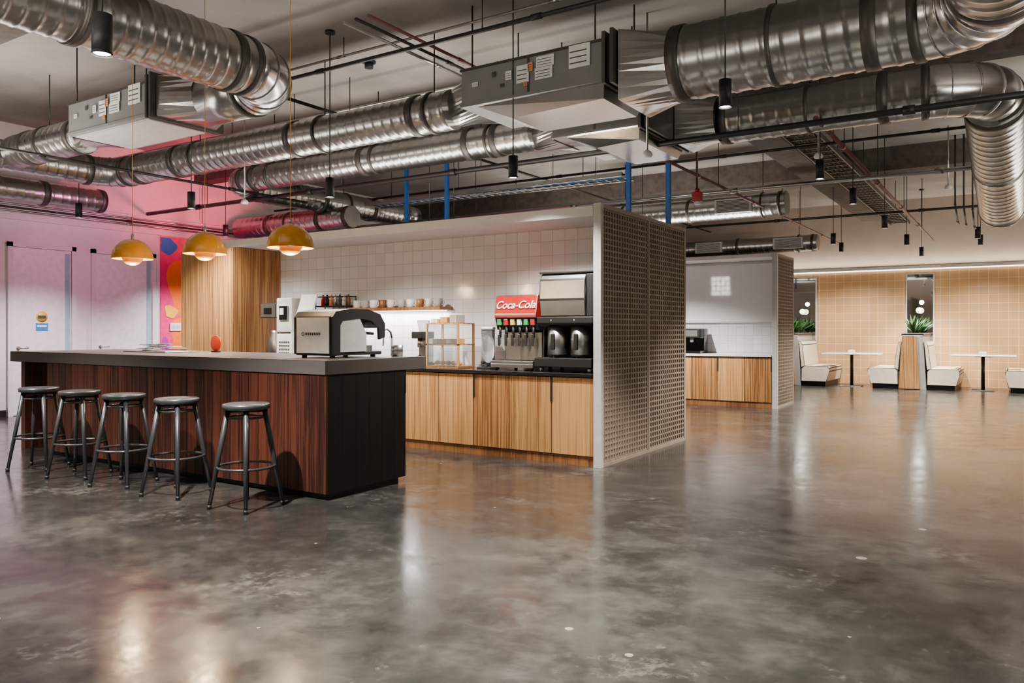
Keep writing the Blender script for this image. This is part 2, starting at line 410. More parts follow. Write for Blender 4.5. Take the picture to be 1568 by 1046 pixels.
B().box(-9.6,-3.362,6.6,7.44,2.372,2.47,WHITEW,.003).obj('kitchenette_soffit')
b=B(); b.box(-9.59,-8.495,6.54,7.295,.08,2.365,OAK); b.box(-9.57,-8.52,6.58,7.28,0,.08,BLACK)
for i in range(2):
    xx=-9.59+i*.5475; b.box(xx+.002,xx+.5455,6.52,6.54,.09,2.36,OAK,.0015)
b.box(-9.06,-9.045,6.51,6.52,.6,.85,BLACK).box(-9.03,-9.015,6.51,6.52,.6,.85,BLACK)
b.obj('tall_pantry_cabinet')
b=B(); X=-3.31
b.box(X-.048,X+.03,6.6,6.66,0,2.49,GREY,.002).box(X-.048,X+.015,8.83,8.87,0,2.49,LATT).box(X-.048,X+.02,6.66,8.83,2.45,2.49,LATT).box(X-.048,X+.02,6.66,8.83,0,.03,LATT).box(X-.048,X+.02,7.75,7.79,0.03,2.45,LATT)
lattice(b,X,6.67,7.74,.04,2.44,18,44); lattice(b,X,7.8,8.82,.04,2.44,17,44)
b.obj('lattice_screen_partition')
cabinets('base_cabinets',-8.4,-3.42,13.17,13.79,11,CTOPW,0)
B().box(-8.4,-3.42,13.8,13.95,0,2.5,TILEW).obj('wall_kitchenette_rear')
B().box(-8.4,-3.42,13.15,13.97,2.502,2.56,WHITEW,.003).obj('kitchenette_soffit')
B().box(-8.3,-3.43,13.77,13.797,1.42,2.47,GREY).box(-8.28,-3.45,13.765,13.77,1.44,2.45,BOARD).obj('whiteboard')
b=B(); X=-3.35
b.box(X-.05,X+.03,13.12,13.18,0,2.56,GREY).box(X-.05,X+.015,14.28,14.32,0,2.56,LATT).box(X-.05,X+.02,13.18,14.28,2.52,2.56,LATT).box(X-.05,X+.02,13.18,14.28,0,.03,LATT)
lattice(b,X,13.19,14.27,.04,2.51,18,44); b.obj('lattice_screen_partition')
b=B(); gx,gy,gz=-6.3,8.08,2.41
b.box(gx-.26,gx+.26,gy-.05,gy,gz-.26,gz+.26,BLACK,.004)
for i in range(4):
    for j in range(4): b.box(gx-.235+i*.12,gx-.145+i*.12,gy,gy+.006,gz-.235+j*.12,gz-.145+j*.12,LENS)
for xx in (gx-.2,gx+.2): b.cyl((xx,gy-.025,gz+.26),(xx,gy-.025,CEIL),.005,DPIPE,seg=6)
b.obj('grid_light_panel')
b=B(); b.box(-5.05,-4.68,13.3,13.7,.88,.93,BLACKG,.004).box(-5.05,-4.68,13.5,13.7,.93,1.32,BLACKG,.01).box(-5.05,-4.68,13.3,13.5,1.15,1.32,BLACK,.01).box(-5.0,-4.73,13.29,13.3,1.18,1.29,STEEL).cyl((-4.86,13.38,1.08),(-4.86,13.38,1.15),.03,STEEL)
b.obj('coffee_maker')
# ---------------- shelf ----------------
b=B(); b.box(-7.66,-5.54,7.06,7.3,1.53,1.565,OAKD,.002); b.box(-7.6,-5.6,7.24,7.26,1.52,1.529,LED)
sh=b.obj('wall_shelf')
light('AREA','shelf_led_light',(-6.6,7.2,1.515),50,(255,248,242),sh,shape='RECTANGLE',size=2.0,size_y=.04)
def mug(x,y,z,m=CERAM,s=1):
    b=B(); b.lathe((x,y,z),[(0,0),(.032*s,0),(.04*s,.01),(.042*s,.085*s),(.038*s,.085*s),(.036*s,.015),(0,.012)],m,20)
    b.tube([(x+.04*s,y,z+.07*s),(x+.062*s,y,z+.068*s),(x+.07*s,y,z+.045*s),(x+.06*s,y,z+.022*s),(x+.038*s,y,z+.02*s)],.006,m,6)
    b.obj('coffee_mug')
for i,xx in enumerate([-6.93,-6.79,-6.65,-6.51,-6.37,-6.2,-6.06,-5.92,-5.78,-5.64]): mug(xx,7.16,1.565,[CERAM,STONE,WHITE,OAKD][i%4],1.15)
b=B()
for z in (1.60,1.72):
    b.tube([(-7.6,7.1,z),(-7.05,7.1,z),(-7.05,7.26,z),(-7.6,7.26,z)],.006,BLACK,6,closed=True)
for xx in (-7.6,-7.05):
    for yy in (7.1,7.26): b.cyl((xx,yy,1.565),(xx,yy,1.73),.006,BLACK,seg=6)
b.box(-7.6,-7.05,7.1,7.26,1.59,1.6,BLACK)
for i in range(7):
    xx=-7.55+i*.075; b.lathe((xx,7.18,1.6),[(0,0),(.026,0),(.026,.09),(.012,.12),(.012,.15),(0,.15)],[RED,BLACKG,ORAN,STEEL,INK,CERAM,OAKD][i],14)
b.obj('syrup_bottle_rack')
# ---------------- beverage machines ----------------
b=B(); x0,x1=-4.62,-4.11; z=.88
b.box(x0,x1,6.74,7.2,z+.03,z+.07,STEEL,.004); 
for xx in (x0+.04,x1-.04):
    for yy in (6.78,7.16): b.cyl((xx,yy,z),(xx,yy,z+.03),.02,BLACK,seg=10)
b.box(x0,x1,6.74,6.98,z+.07,z+.1,STEEL,.003)
for i in range(14): b.box(x0+.02+i*.034,x0+.035+i*.034,6.745,6.97,z+.1,z+.106,BLACK)
b.box(x0+.01,x1-.01,6.98,7.2,z+.07,1.42,BLACK,.006); b.box(x0+.03,x1-.03,6.97,6.98,z+.1,1.27,STEEL)
b.prism([(6.86,1.30),(6.82,1.42),(7.2,1.42),(7.2,1.30)],'x',x0,x1,BLACK)
b.prism([(6.80,1.42),(6.80,1.46),(6.84,1.66),(7.2,1.66),(7.2,1.42)],'x',x0,x1,RED,.01)
cols=[BTNG,RED,BTNY,WHITE,BTNG,RED]
for i in range(6):
    xx=x0+.05+i*.082
    b.box(xx-.026,xx+.026,6.815,6.84,1.345,1.41,cols[i],.004)
    b.cyl((xx,6.84,1.22),(xx,6.84,1.34),.014,BLACK,seg=10); b.cyl((xx,6.84,1.15),(xx,6.84,1.22),.009,STEEL,seg=8)
    b.box(xx-.012,xx+.012,6.81,6.825,1.13,1.25,BLACK,.002); b.cyl((xx,6.87,1.33),(xx,6.98,1.33),.012,BLACK,seg=8)
o=b.obj('soda_fountain_dispenser')
t=bpy.data.curves.new('sign_lettering','FONT'); t.body='Coca-Cola'; t.size=.112; t.extrude=.002; t.shear=.35; t.align_x='CENTER'; t.align_y='CENTER'; t.offset=.0018
t.materials.append(WHITE); to=bpy.data.objects.new('sign_lettering',t); bpy.context.collection.objects.link(to)
to.location=(-4.365,6.81,1.555); to.rotation_euler=(math.radians(90-11.3),0,0); to.parent=o; to.matrix_parent_inverse=Matrix.Translation(-o.location)

b=B(); x0,x1=-4.08,-3.44
b.box(x0,x1,6.72,7.25,z+.05,z+.14,BLACK,.006)
for xx in (x0+.05,x1-.05):
    for yy in (6.78,7.2): b.cyl((xx,yy,z),(xx,yy,z+.05),.022,STEEL,seg=10)
b.box(x0+.01,x1-.01,6.96,7.25,z+.14,1.38,BLACK,.006); b.box(x0+.05,x1-.05,6.95,6.96,z+.16,1.2,BLACKG)
b.prism([(6.84,1.33),(6.76,1.36),(6.76,1.43),(7.25,1.43),(7.25,1.33)],'x',x0,x1,BLACK,.01)
b.prism([(6.80,1.43),(6.78,1.6),(6.79,1.80),(6.83,1.86),(7.25,1.86),(7.25,1.43)],'x',x0+.02,x1-.1,STEEL,.012); b.box(x1-.1,x1-.01,6.8,7.25,1.43,1.85,BLACK,.01); b.box(x0+.01,x1-.02,6.80,7.26,1.86,1.88,BLACK,.004)
for xx in (x0+.17,x0+.43):
    # rounded steel brew pods with black handles and nozzles
    b.cyl((xx,6.90,1.05),(xx,6.90,1.33),.10,STEEL,seg=28); b.cyl((xx,6.90,1.03),(xx,6.90,1.05),.085,BLACK,seg=28)
    b.cyl((xx,6.83,.99),(xx,6.83,1.05),.016,BLACK,seg=10)
    b.box(xx-.022,xx+.022,6.785,6.81,1.10,1.26,BLACK,.006)
b.sphere((x0+.17,6.77,1.395),.012,WHITE); b.sphere((x0+.43,6.77,1.395),.012,WHITE)
b.obj('ice_tea_dispenser')
b=B(); x,y=-4.80,6.95
b.box(x-.09,x+.09,y-.09,y+.09,.88,.9,BLACK,.003); b.cyl((x,y,.9),(x,y,1.3),.075,GLASSC,seg=24); b.cyl((x,y,1.3),(x,y,1.33),.08,WHITE,seg=24); b.cyl((x,y-.07,.95),(x,y-.12,.95),.014,BLACK)
b.obj('water_dispenser_clear')
b=B(); x0,x1,y0,y1=-5.5,-5.05,6.75,7.05
b.box(x0,x1,y0,y1,.88,.905,OAKD,.002)
for xx in (x0+.01,x1-.01):
    for yy in (y0+.01,y1-.01): b.box(xx-.01,xx+.01,yy-.01,yy+.01,.905,1.36,OAK)
b.box(x0,x1,y0,y1,1.13,1.145,OAK).box(x0,x1,y0,y1,1.36,1.375,OAK,.002).box(x0+.02,x1-.02,y0-.002,y0+.002,.905,1.36,GLASSC)
for i in range(5): b.sphere((x0+.07+i*.077,y0+.12,.935),.034,PAST,(1,1,.75),12)
for i in range(4): b.box(x0+.05+i*.09,x0+.12+i*.09,y0+.06,y0+.2,1.145,1.2,[PAPER,ORAN,CREAM,PAST][i],.004)
for i in range(3): b.box(x0+.03+i*.13,x0+.13+i*.13,y0+.05,y0+.2,1.375,1.42+.02*i,[PAPER,PAST,STONE][i],.004)
b.obj('pastry_display_case')
b=B(); x,y=-5.72,6.98
b.box(x-.09,x+.09,y-.12,y+.1,.88,.92,BLACK,.005).box(x-.07,x+.07,y,y+.1,.92,1.22,STEEL,.008).box(x-.08,x+.08,y-.12,y+.1,1.2,1.28,BLACK,.008)
b.lathe((x,y,1.28),[(.05,0),(.075,.12),(.075,.13),(0,.13)],GLASSC,20); b.cyl((x,y-.06,1.1),(x,y-.06,1.2),.035,STEEL,r1=.03); b.cyl((x,y-.06,1.0),(x,y-.18,.98),.014,BLACK)
b.obj('coffee_grinder')
b=B(); x0=-8.25
b.box(x0,x0+.3,6.75,7.2,.88,.96,BLACK,.005).box(x0+.02,x0+.28,7.0,7.2,.96,1.5,STEEL,.01).box(x0,x0+.3,6.75,7.2,1.45,1.64,STEEL,.01).box(x0+.08,x0+.22,6.742,6.752,1.5,1.58,BLACKG)
b.lathe((x0+.15,6.88,.96),[(0,0),(.09,0),(.1,.05),(.1,.22),(.06,.3),(.06,.33),(0,.33)],STEEL,24); b.tube([(x0+.25,6.88,1.2),(x0+.3,6.86,1.18),(x0+.3,6.86,1.05),(x0+.25,6.88,1.02)],.008,BLACK)
b.obj('drip_coffee_brewer')
b=B(); x0=-7.9
b.box(x0,x0+.28,6.72,7.08,.88,1.25,WHITE,.01).box(x0,x0+.28,6.72,7.08,1.27,1.70,GREY,.01).box(x0+.06,x0+.22,6.705,6.72,1.42,1.60,BLACKG,.003).box(x0+.08,x0+.15,6.70,6.705,1.49,1.57,PAPER)
for i in range(4):
    for j in range(5): b.box(x0+.05+j*.04,x0+.075+j*.04,6.715,6.72,1.0+i*.045,1.02+i*.045,INK)
b.obj('hot_water_machine')
b=B(); b.box(-7.58,-7.3,6.75,7.05,.88,1.52,GREY,.01).box(-7.56,-7.32,6.745,6.75,.95,1.3,WHITE); b.prism([(6.76,1.52),(6.79,1.52),(6.86,1.74),(6.84,1.74)],'x',-7.57,-7.3,PAPER)
b.obj('ice_maker')
b=B(); x=-6.35; b.cyl((x,7.15,.88),(x,7.15,1.2),.014,BLACK); b.tube([(x,7.15,1.2),(x,7.13,1.27),(x,7.06,1.31),(x,6.98,1.28),(x,6.96,1.2)],.012,BLACK); b.cyl((x,7.15,.88),(x,7.15,.9),.03,BLACK); b.cyl((x,7.15,.95),(x+.07,7.15,.99),.008,BLACK)
b.obj('kitchen_faucet')
# espresso machine
b=B(); x0,x1,y0,y1,z=-5.13,-4.70,4.56,5.16,1.065
for xx in (x0+.05,x1-.05):
    for yy in (y0+.06,y1-.06): b.cyl((xx,yy,z),(xx,yy,z+.03),.022,BLACK,seg=12)
b.box(x0,x1,y0+.01,y1,z+.02,z+.05,BLACK,.006)
b.box(x0+.013,x1-.013,y0-.004,y0+.3,z+.03,z+.345,WHITE,.01)
b.box(x0+.04,x1-.04,y0+.3,y1-.08,z+.05,z+.1,STEEL)
for xa,xb in ((x0-.012,x0+.012),(x1-.012,x1+.012)):
    prof=[(y0,z+.03),(y0,z+.34),(y0+.04,z+.385),(y0+.2,z+.41),(y0+.42,z+.41),(y1-.03,z+.37),(y1+.03,z+.29),(y1+.03,z+.17),(y1-.04,z+.15),(y1-.05,z+.25),(y1-.13,z+.31),(y0+.32,z+.33),(y0+.12,z+.31),(y0+.09,z+.27),(y0+.09,z+.03)]
    b.prism(prof,'x',xa,xb,BLACK)
    b.prism([(y0+.09,z+.05),(y0+.09,z+.27),(y0+.12,z+.31),(y0+.32,z+.33),(y0+.40,z+.2),(y0+.40,z+.05)],'x',xa+.004,xb-.004,GREY)
b.prism([(y0,z+.345),(y0+.04,z+.385),(y0+.2,z+.41),(y0+.42,z+.41),(y1-.03,z+.37),(y1+.03,z+.29),(y1-.05,z+.25),(y1-.13,z+.30),(y0+.3,z+.3),(y0+.3,z+.345)],'x',x0+.012,x1-.012,BLACK)
b.ring((x0+.1,y0-.004,z+.2),.014,.003,BLACK,16,'y',6)
for i in range(7): b.box(x0+.13+i*.026,x0+.148+i*.026,y0-.006,y0-.003,z+.19,z+.212,INK)
for xx in (x0+.13,x1-.13):
    b.cyl((xx,y1-.13,z+.2),(xx,y1-.13,z+.27),.035,STEEL); b.tube([(xx,y1-.12,z+.21),(xx,y1+.03,z+.2)],.013,BLACK)
b.tube([(x1-.03,y1-.05,z+.27),(x1-.02,y1+.05,z+.2),(x1-.02,y1+.04,z+.09)],.006,STEEL)
b.obj('espresso_machine')
b=B(); b.lathe((-4.62,5.27,z),[(0,0),(.05,0),(.055,.1),(.05,.1),(.045,.02),(0,.02)],STEEL,20); b.obj('milk_pitcher')
b=B(); z=1.065
b.box(-8.0,-7.25,4.75,5.15,z,z+.012,STEEL,.004)
for i in range(22):
    a=random.uniform(-.9,.9); cx_,cy_=random.uniform(-7.9,-7.35),random.uniform(4.83,5.07); zz=z+.014+.0035*i
    M=Matrix.Translation((cx_,cy_,zz))@Matrix.Rotation(a,4,'Z'); b.box(-.1,.1,-.035,.035,0,.004,[PAPER,STEEL,INK,WHITE][i%4],M=M)
b.obj('tray_with_papers')
b=B(); b.lathe((-7.05,5.2,z+.093),[(0,-.006),(.082,-.006),(.085,0),(.082,.006),(0,.006)],SIGNO,32,M=Matrix.Rotation(math.radians(90),4,'X')); b.box(-7.09,-7.01,5.17,5.23,z,z+.012,BLACK); b.obj('round_table_sign')

# ---------------- booths ----------------
B().box(-6.2,XR-.002,20.6,20.748,0,2.73,TILET).obj('wall_tile_back')
B().box(-6.2,XR-.002,20.5,20.748,2.732,2.80,WHITE).box(-6.2,XR-.002,20.56,20.598,2.71,2.73,LED).obj('trim_2')
for k in range(5):
    cx=-4.54+2.6*k
    if cx>7.2: continue
    b=B(); b.box(cx-.3,cx+.3,20.578,20.6,.1,2.62,GREY).box(cx-.27,cx+.27,20.573,20.579,.12,2.6,MIRR); b.obj('wall_mirror')
    b=B()
    y0,y1=19.0,20.55
    b.prism([(cx-.27,0),(cx+.27,0),(cx+.2,1.18),(cx-.2,1.18)],'y',y0,y1,STONE,.004)
    b.prism([(cx-.27,.02),(cx+.15,.02),(cx+.08,1.16),(cx-.2,1.16)],'y',y0-.02,y0,OAK)
    b.box(cx-.22,cx+.22,y0+.02,y1-.02,1.17,1.22,BLACK,.004).box(cx-.19,cx+.19,y0+.05,y1-.05,1.2,1.225,SOIL)
    b.obj('booth_divider_planter')
    for s_ in (-1,1):
        b=B(); f=lambda u:cx+s_*u
        b.prism([(f(.28),0.0),(f(.80),0.0),(f(.80),.1),(f(.28),.1)],'y',y0+.06,y1,BLACK)
        b.prism([(f(.275),.1),(f(.84),.1),(f(.89),.34),(f(.90),.42),(f(.86),.46),(f(.34),.46),(f(.28),.4)],'y',y0,y1,CREAM,.014)
        b.prism([(f(.275),.42),(f(.36),.46),(f(.30),.95),(f(.265),1.04),(f(.215),1.04)],'y',y0+.02,y1,CREAM,.01)
        b.obj('booth_bench')
    for yy in (19.25,19.7,20.15):
        b=B()
        for i in range(20):
            a=i*2.4; L=random.uniform(.3,.46); sp=random.uniform(.2,1.3)
            p0=Vector((cx,yy,1.225)); d=Vector((math.cos(a)*sp,math.sin(a)*sp,1)).normalized(); sd=Vector((-math.sin(a),math.cos(a),0))
            p1=p0+d*L*.55; p2=p0+d*L+Vector((math.cos(a),math.sin(a),-.5))*L*.1*sp
            up_=d.cross(sd)*.012
            b.raw([p0-sd*.012,p0+sd*.012,p1+sd*.026,p2,p1-sd*.026,p1+up_,p0+up_*.5],[(0,6,5,4),(6,1,2,5),(4,5,3),(5,2,3)],LEAF)
        b.obj('agave_plant')
    b=B(); b.cyl((cx,20.57,1.75),(cx,20.46,1.75),.012,STEEL,seg=10).cyl((cx,20.57,1.75),(cx,20.55,1.75),.05,STEEL).sphere((cx,20.40,1.75),.07,SCON); o=b.obj('globe_sconce')
    light('POINT','bulb_light',(cx,20.2,1.95),10,WARM,o,shadow_soft_size=.05)
    tx=cx+1.3
    if tx<7:
        b=B(); b.box(tx-.6,tx+.6,19.1,19.85,.73,.76,WHITE,.006).cyl((tx,19.47,.015),(tx,19.47,.73),.035,BLACK).box(tx-.22,tx+.22,19.25,19.7,0,.015,BLACK,.004).box(tx-.15,tx+.15,19.37,19.57,.715,.73,BLACK)
        b.obj('booth_table')
        B().box(tx-.07,tx+.07,19.4,19.5,.76,.83,WHITE,.008).box(tx-.05,tx+.05,19.43,19.47,.83,.835,PAPER).obj('napkin_holder')

# ---------------- ducts ----------------
b=B(); p0,p1=(-10.6,6.4,3.55),(-4.85,6.4,3.55)
b.spiral(p0,p1,.2,GALV).bands(p0,p1,.2,GALVD,[.3,1.2,3.45,5.3]); b.elbow((-10.6,6.4,3.55),(-11.0,6.4,3.55),(-11.0,6.0,3.55),.2,GALV,band=GALVD)
b.spiral((-11.0,6.0,3.55),(-11.0,1.0,3.55),.2,GALV); b.sq2round(-4.5,-4.85,6.5,3.6,.3,.16,.2,GALVB)
for x in (-9,-6.7,-5.1): b.hanger(x,6.4,3.55,.2)
b.obj('spiral_duct')
b=B(); p0,p1=(-9.6,7.62,3.52),(-4.6,7.62,3.52)
b.spiral(p0,p1,.18,GALV).bands(p0,p1,.18,GALVD,[.25,2.4,4.1,4.5]); b.elbow((-9.6,7.62,3.52),(-10,7.62,3.52),(-10,8.02,3.52),.18,GALV,band=GALVD)
b.spiral((-10,8.02,3.5),(-10,11.6,3.5),.2,GALV).bands((-10,8.02,3.5),(-10,11.6,3.5),.2,GALVD,[1.4,2.6,3.5]); b.cyl((-10,11.6,3.5),(-10,11.9,3.5),.21,GALVB); b.sq2round(-4.25,-4.6,7.7,3.52,.3,.16,.18,GALVB)
for x in (-9,-7,-5.2): b.hanger(x,7.62,3.52,.18)
b.hanger(-10,10,3.5,.2,'y'); b.obj('spiral_duct')
b=B(); p0,p1=(-2.4,6.3,3.53),(-.6,6.3,3.53)
b.spiral(p0,p1,.3,GALV,pitch=.15,amp=.01).bands(p0,p1,.3,GALVD,[.04,1.5],.1); b.sq2round(-2.85,-2.4,6.4,3.55,.34,.3,.3,GALVB)
b.elbow((-.6,6.3,3.53),(-.1,6.3,3.53),(-.1,5.8,3.53),.3,GALVB,n=10,band=GALVD); b.spiral((-.1,5.8,3.53),(-.1,1.5,3.53),.3,GALV,pitch=.15,amp=.01)
b.hanger(-1.6,6.3,3.53,.3); b.obj('spiral_duct')
b=B(); p0,p1=(-2.7,8.4,3.56),(-.75,8.4,3.56)
b.spiral(p0,p1,.235,GALV).bands(p0,p1,.235,GALVD,[.04,1.6],.09); b.elbow((-.75,8.4,3.56),(-.2,8.4,3.56),(-.2,8.95,3.56),.25,GALVB,n=10,band=GALVD)
b.sq2round(-3.1,-2.7,8.3,3.56,.3,.25,.235,GALVB)
q0,q1=(-.2,8.95,3.54),(-.2,12.9,2.98)
b.spiral(q0,q1,.27,GALV,pitch=.16).bands(q0,q1,.27,GALVD,[.1]).bands(q0,q1,.27,GALVB,[2.0,3.9],.03); b.hanger(-1.8,8.4,3.56,.235); b.cyl((-.2,11,3.5),(-.2,11,CEIL),.007,DPIPE,seg=6)
b.obj('spiral_duct')
b=B(); q0,q1=(-5.68,-1,3.6),(-5.68,4.45,3.6)
b.spiral(q0,q1,.25,GALV,pitch=.11).bands(q0,q1,.25,GALVD,[4.0,5.3],.07); b.elbow(q1,(-5.68,4.95,3.6),(-6.18,4.95,3.6),.25,GALVB,n=10,band=GALVD)
b.cyl((-6.18,4.95,3.6),(-6.75,4.95,3.6),.25,GALV,seg=32); b.sq2round(-7.18,-6.75,4.95,3.62,.34,.2,.25,GALVB)
b.hanger(-5.68,3.0,3.6,.25,'y'); b.obj('spiral_duct')
b=B(); b.sq2round(-8.81,-9.1,4.95,3.6,.3,.17,.2,GALVB); b.spiral((-9.1,4.95,3.56),(-10.7,4.95,3.56),.2,GALV).bands((-9.1,4.95,3.56),(-10.7,4.95,3.56),.2,GALVD,[.1,1.2]); b.hanger(-9.9,4.95,3.56,.2); b.obj('spiral_duct')
b=B(); b.spiral((-12.2,0,3.33),(-12.2,6.9,3.33),.17,GALV).bands((-12.2,0,3.33),(-12.2,6.9,3.33),.17,GALVD,[6.0,6.86]); b.hanger(-12.2,5,3.33,.17,'y'); b.obj('spiral_duct')
b=B(); b.spiral((-12.3,9.6,3.2),(-9.4,9.6,3.2),.18,GALV).bands((-12.3,9.6,3.2),(-9.4,9.6,3.2),.18,GALVD,[.9,2.2,2.85]); b.hanger(-10.9,9.6,3.2,.18); b.obj('spiral_duct')
def rear(x0,x1,y,z,R,gr):
    b=B(); b.spiral((x0,y,z),(x1,y,z),R,GALV).bands((x0,y,z),(x1,y,z),R,GALVD,[.1,(x1-x0)/2,x1-x0-.1],.05)
    for g in gr:
        b.box(g-.32,g+.32,y-R-.03,y-R+.05,z-.12,z+.12,GREY,.004)
        for i in range(9): b.box(g-.28,g+.28,y-R-.034,y-R-.03,z-.1+i*.023,z-.09+i*.023,INK)
    b.hanger(x0+.4,y,z,R); b.hanger(x1-.4,y,z,R); b.obj('spiral_duct')
rear(-6.6,-3.25,13.5,3.42,.2,[-4.1]); rear(-7.2,-3.7,18.1,3.22,.18,[-6.1,-4.3])
def fcu(x0,x1,y0,y1,z0,z1,hood=True,labels=True,mat=None):
    mt=mat or FCUM
    b=B(); b.box(x0,x1,y0,y1,z0,z1,mt,.006)
    b.box(x0-.012,x1,y0-.012,y1+.012,z1-.03,z1-.01,GALVD).box(x0-.008,x1,y0-.01,y1+.01,z0-.012,z0+.015,mt)
    b.box((x0+x1)/2-.01,(x0+x1)/2+.01,y0-.008,y0,z0+.02,z1-.03,GALVD)
    w=x1-x0;h=z1-z0
    if labels:
        for u,v,lw,lh,m in ((.34,.45,.05,.1,PAPER),(.42,.3,.1,.2,PAPER),(.5,.55,.04,.1,ORAN),(.55,.3,.14,.13,PAPER),(.56,.6,.14,.12,PAPER),(.3,.3,.03,.04,INK),(.78,.4,.16,.25,PAPER),(.09,.45,.05,.05,PAPER),(.47,.2,.03,.05,ORAN),(.24,.6,.03,.06,INK)):
            a=x0+u*w; c=z0+v*h; b.box(a,a+lw*1.3,y0-.014,y0-.01,c,c+lh*.8,m)
            for i in range(3): b.box(a+.01,a+lw*1.1,y0-.016,y0-.014,c+lh*.15+i*lh*.2,c+lh*.19+i*lh*.2,INK)
    b.box(x1,x1+.03,y0-.04,y1+.04,z0-.04,z1+.04,GALVD).box(x1+.03,x1+.08,y0,y1,z0,z1,BLACK).box(x1+.08,x1+.11,y0-.05,y1+.05,z0-.05,z1+.05,GALVD)
    if hood:
        b.raw([(x0+.15,y0+.05,z0-.012),(x1-.02,y0+.05,z0-.012),(x1-.02,y1-.02,z0-.012),(x0+.15,y1-.02,z0-.012),(x0+.45,y0+.2,z0-.13),(x1-.05,y0+.1,z0-.13),(x1-.05,y1-.1,z0-.13),(x0+.45,y1-.1,z0-.13)],[(0,1,5,4),(1,2,6,5),(2,3,7,6),(3,0,4,7),(4,5,6,7)],GALVB)
    else:
        b.box(x0+.06,x1-.06,y0+.05,y1-.05,z0-.03,z0-.012,GREY,.003)
    for xx in (x0+.1,x1-.1):
        for yy in (y0+.04,y1-.04): b.cyl((xx,yy,z1),(xx,yy,CEIL),.008,DPIPE,seg=6)
    b.obj('fan_coil_unit')
fcu(-4.49,-2.98,6.05,6.95,3.44,3.80)
fcu(-8.8,-7.3,4.6,5.35,3.45,3.8,hood=False)
fcu(-4.24,-3.22,7.35,8.65,3.38,3.76,labels=False,mat=GALVB)

# ---------------- pipes ----------------
def pipe(pts,r,m,name,hang=(),seg=10):
    b=B()
    for a,c in zip(pts[:-1],pts[1:]): b.cyl(a,c,r,m,seg=seg)
    for p in pts[1:-1]: b.sphere(p,r*1.4,m,seg=10)
    a,c=Vector(pts[0]),Vector(pts[-1]); L=(c-a).length; d=(c-a)/L
    if len(pts)==2:
        for i in range(1,int(L/2.6)+1): q=a+d*(i*2.6-1.2); b.cyl(q-d*.05,q+d*.05,r*1.35,m,seg=seg)
    for h in hang: b.cyl(h,(h[0],h[1],CEIL),.006,DPIPE,seg=6)
    return b.obj(name)
XA,XB=XL+.06,XR-.02
pipe([(XA,7.95,3.3),(XB,7.95,3.3)],.032,DPIPE,'sprinkler_main_pipe',[(-11,7.95,3.3),(-8,7.95,3.3),(-5.6,7.95,3.3),(-2.4,7.95,3.3),(2,7.95,3.3)])
pipe([(-1.66,8.0,3.36),(-1.66,20.4,3.36)],.024,RPIPE,'sprinkler_branch_pipe',[(-1.66,9.5,3.36),(-1.66,12,3.36),(-1.66,15,3.36),(-1.66,18,3.36)])
pipe([(-3.6,8.75,3.36),(-3.6,20.4,3.36)],.02,RPIPE,'sprinkler_branch_pipe',[(-3.6,11,3.36),(-3.6,16,3.36)])
pipe([(-6.9,5.6,3.9),(-6.9,20.4,3.9)],.02,DPIPE,'sprinkler_branch_pipe',[(-6.9,7,3.9),(-6.9,12,3.9)])
pipe([(XA,5.7,3.96),(XB,5.7,3.96)],.02,DPIPE,'conduit_pipe',[(-9,5.7,3.96),(-4,5.7,3.96),(1,5.7,3.96)])
pipe([(XA,7.1,4.05),(-3.4,7.1,4.05),(-3.4,7.1,3.82)],.014,GALV,'conduit_pipe',[(-8,7.1,4.05)])
pipe([(XA,6.0,4.2),(XB,6.0,4.2)],.012,GALV,'conduit_pipe',[(-6,6,4.2)])
for k,xx in enumerate((-5.2,-5.05,-4.9)): pipe([(xx,5.2,4.12),(xx,8.8,4.12)],.016,[GALV,DPIPE,RPIPE][k],'conduit_pipe',[(xx,7.5,4.12)])
pipe([(XA,11.2,3.3),(XB,11.2,3.3)],.03,GALV,'conduit_pipe',[(-8,11.2,3.3),(-4,11.2,3.3),(1,11.2,3.3)])
pipe([(XA,10.7,3.7),(XB,10.7,3.7)],.02,DPIPE,'conduit_pipe',[(-8,10.7,3.7),(-2,10.7,3.7)])
for k in range(4): pipe([(-12.6,1+.0,3.08+.05*k),(-12.6,20.4,3.08+.05*k)],.016,[GALV,DPIPE,GALV,WHITE][k],'conduit_pipe',[(-12.6,4,3.1+.05*k),(-12.6,9,3.1+.05*k)])
pipe([(-9.4,8.6,3.3),(-9.4,3.0,3.3)],.018,DPIPE,'conduit_pipe',[(-9.4,7.2,3.3),(-9.4,4.0,3.3)])
pipe([(2.5,16.2,3.5),(-6,16.2,3.5)],.025,DPIPE,'conduit_pipe',[(-4,16.2,3.5),(1,16.2,3.5)])
for k in range(3): pipe([(-.85+.12*k,14.3,CEIL),(-.85+.12*k,14.3,3.3-.05*k),(-.85+.12*k,14.9,3.1-.05*k),(-.85+.12*k,15.3,3.1-.05*k)],.014,DPIPE,'conduit_pipe')
b=B()
for yy in (9.9,10.3): b.box(-9.4,-4.6,yy-.01,yy+.01,3.42,3.48,GALV)
for i in range(33): b.cyl((-9.35+i*.147,9.9,3.43),(-9.35+i*.147,10.3,3.43),.006,GALV,seg=6)
for k in range(6): b.tube([(-9.4+i*.6,9.96+k*.055+.02*math.sin(i*1.3+k),3.455+.01*math.sin(i+k)) for i in range(9)],.012,[MBL,DPIPE,GREY][k%3],6)
for xx in (-8.8,-5.2):
    for yy in (9.9,10.3): b.cyl((xx,yy,3.48),(xx,yy,CEIL),.006,DPIPE,seg=6)
b.obj('cable_tray')
b=B()
for xx in (-2.55,-2.15): b.box(xx-.012,xx+.012,9.2,20.5,3.78,3.85,GALVD)
for i in range(40): b.box(-2.55,-2.15,9.3+i*.28,9.33+i*.28,3.79,3.81,GALVD)
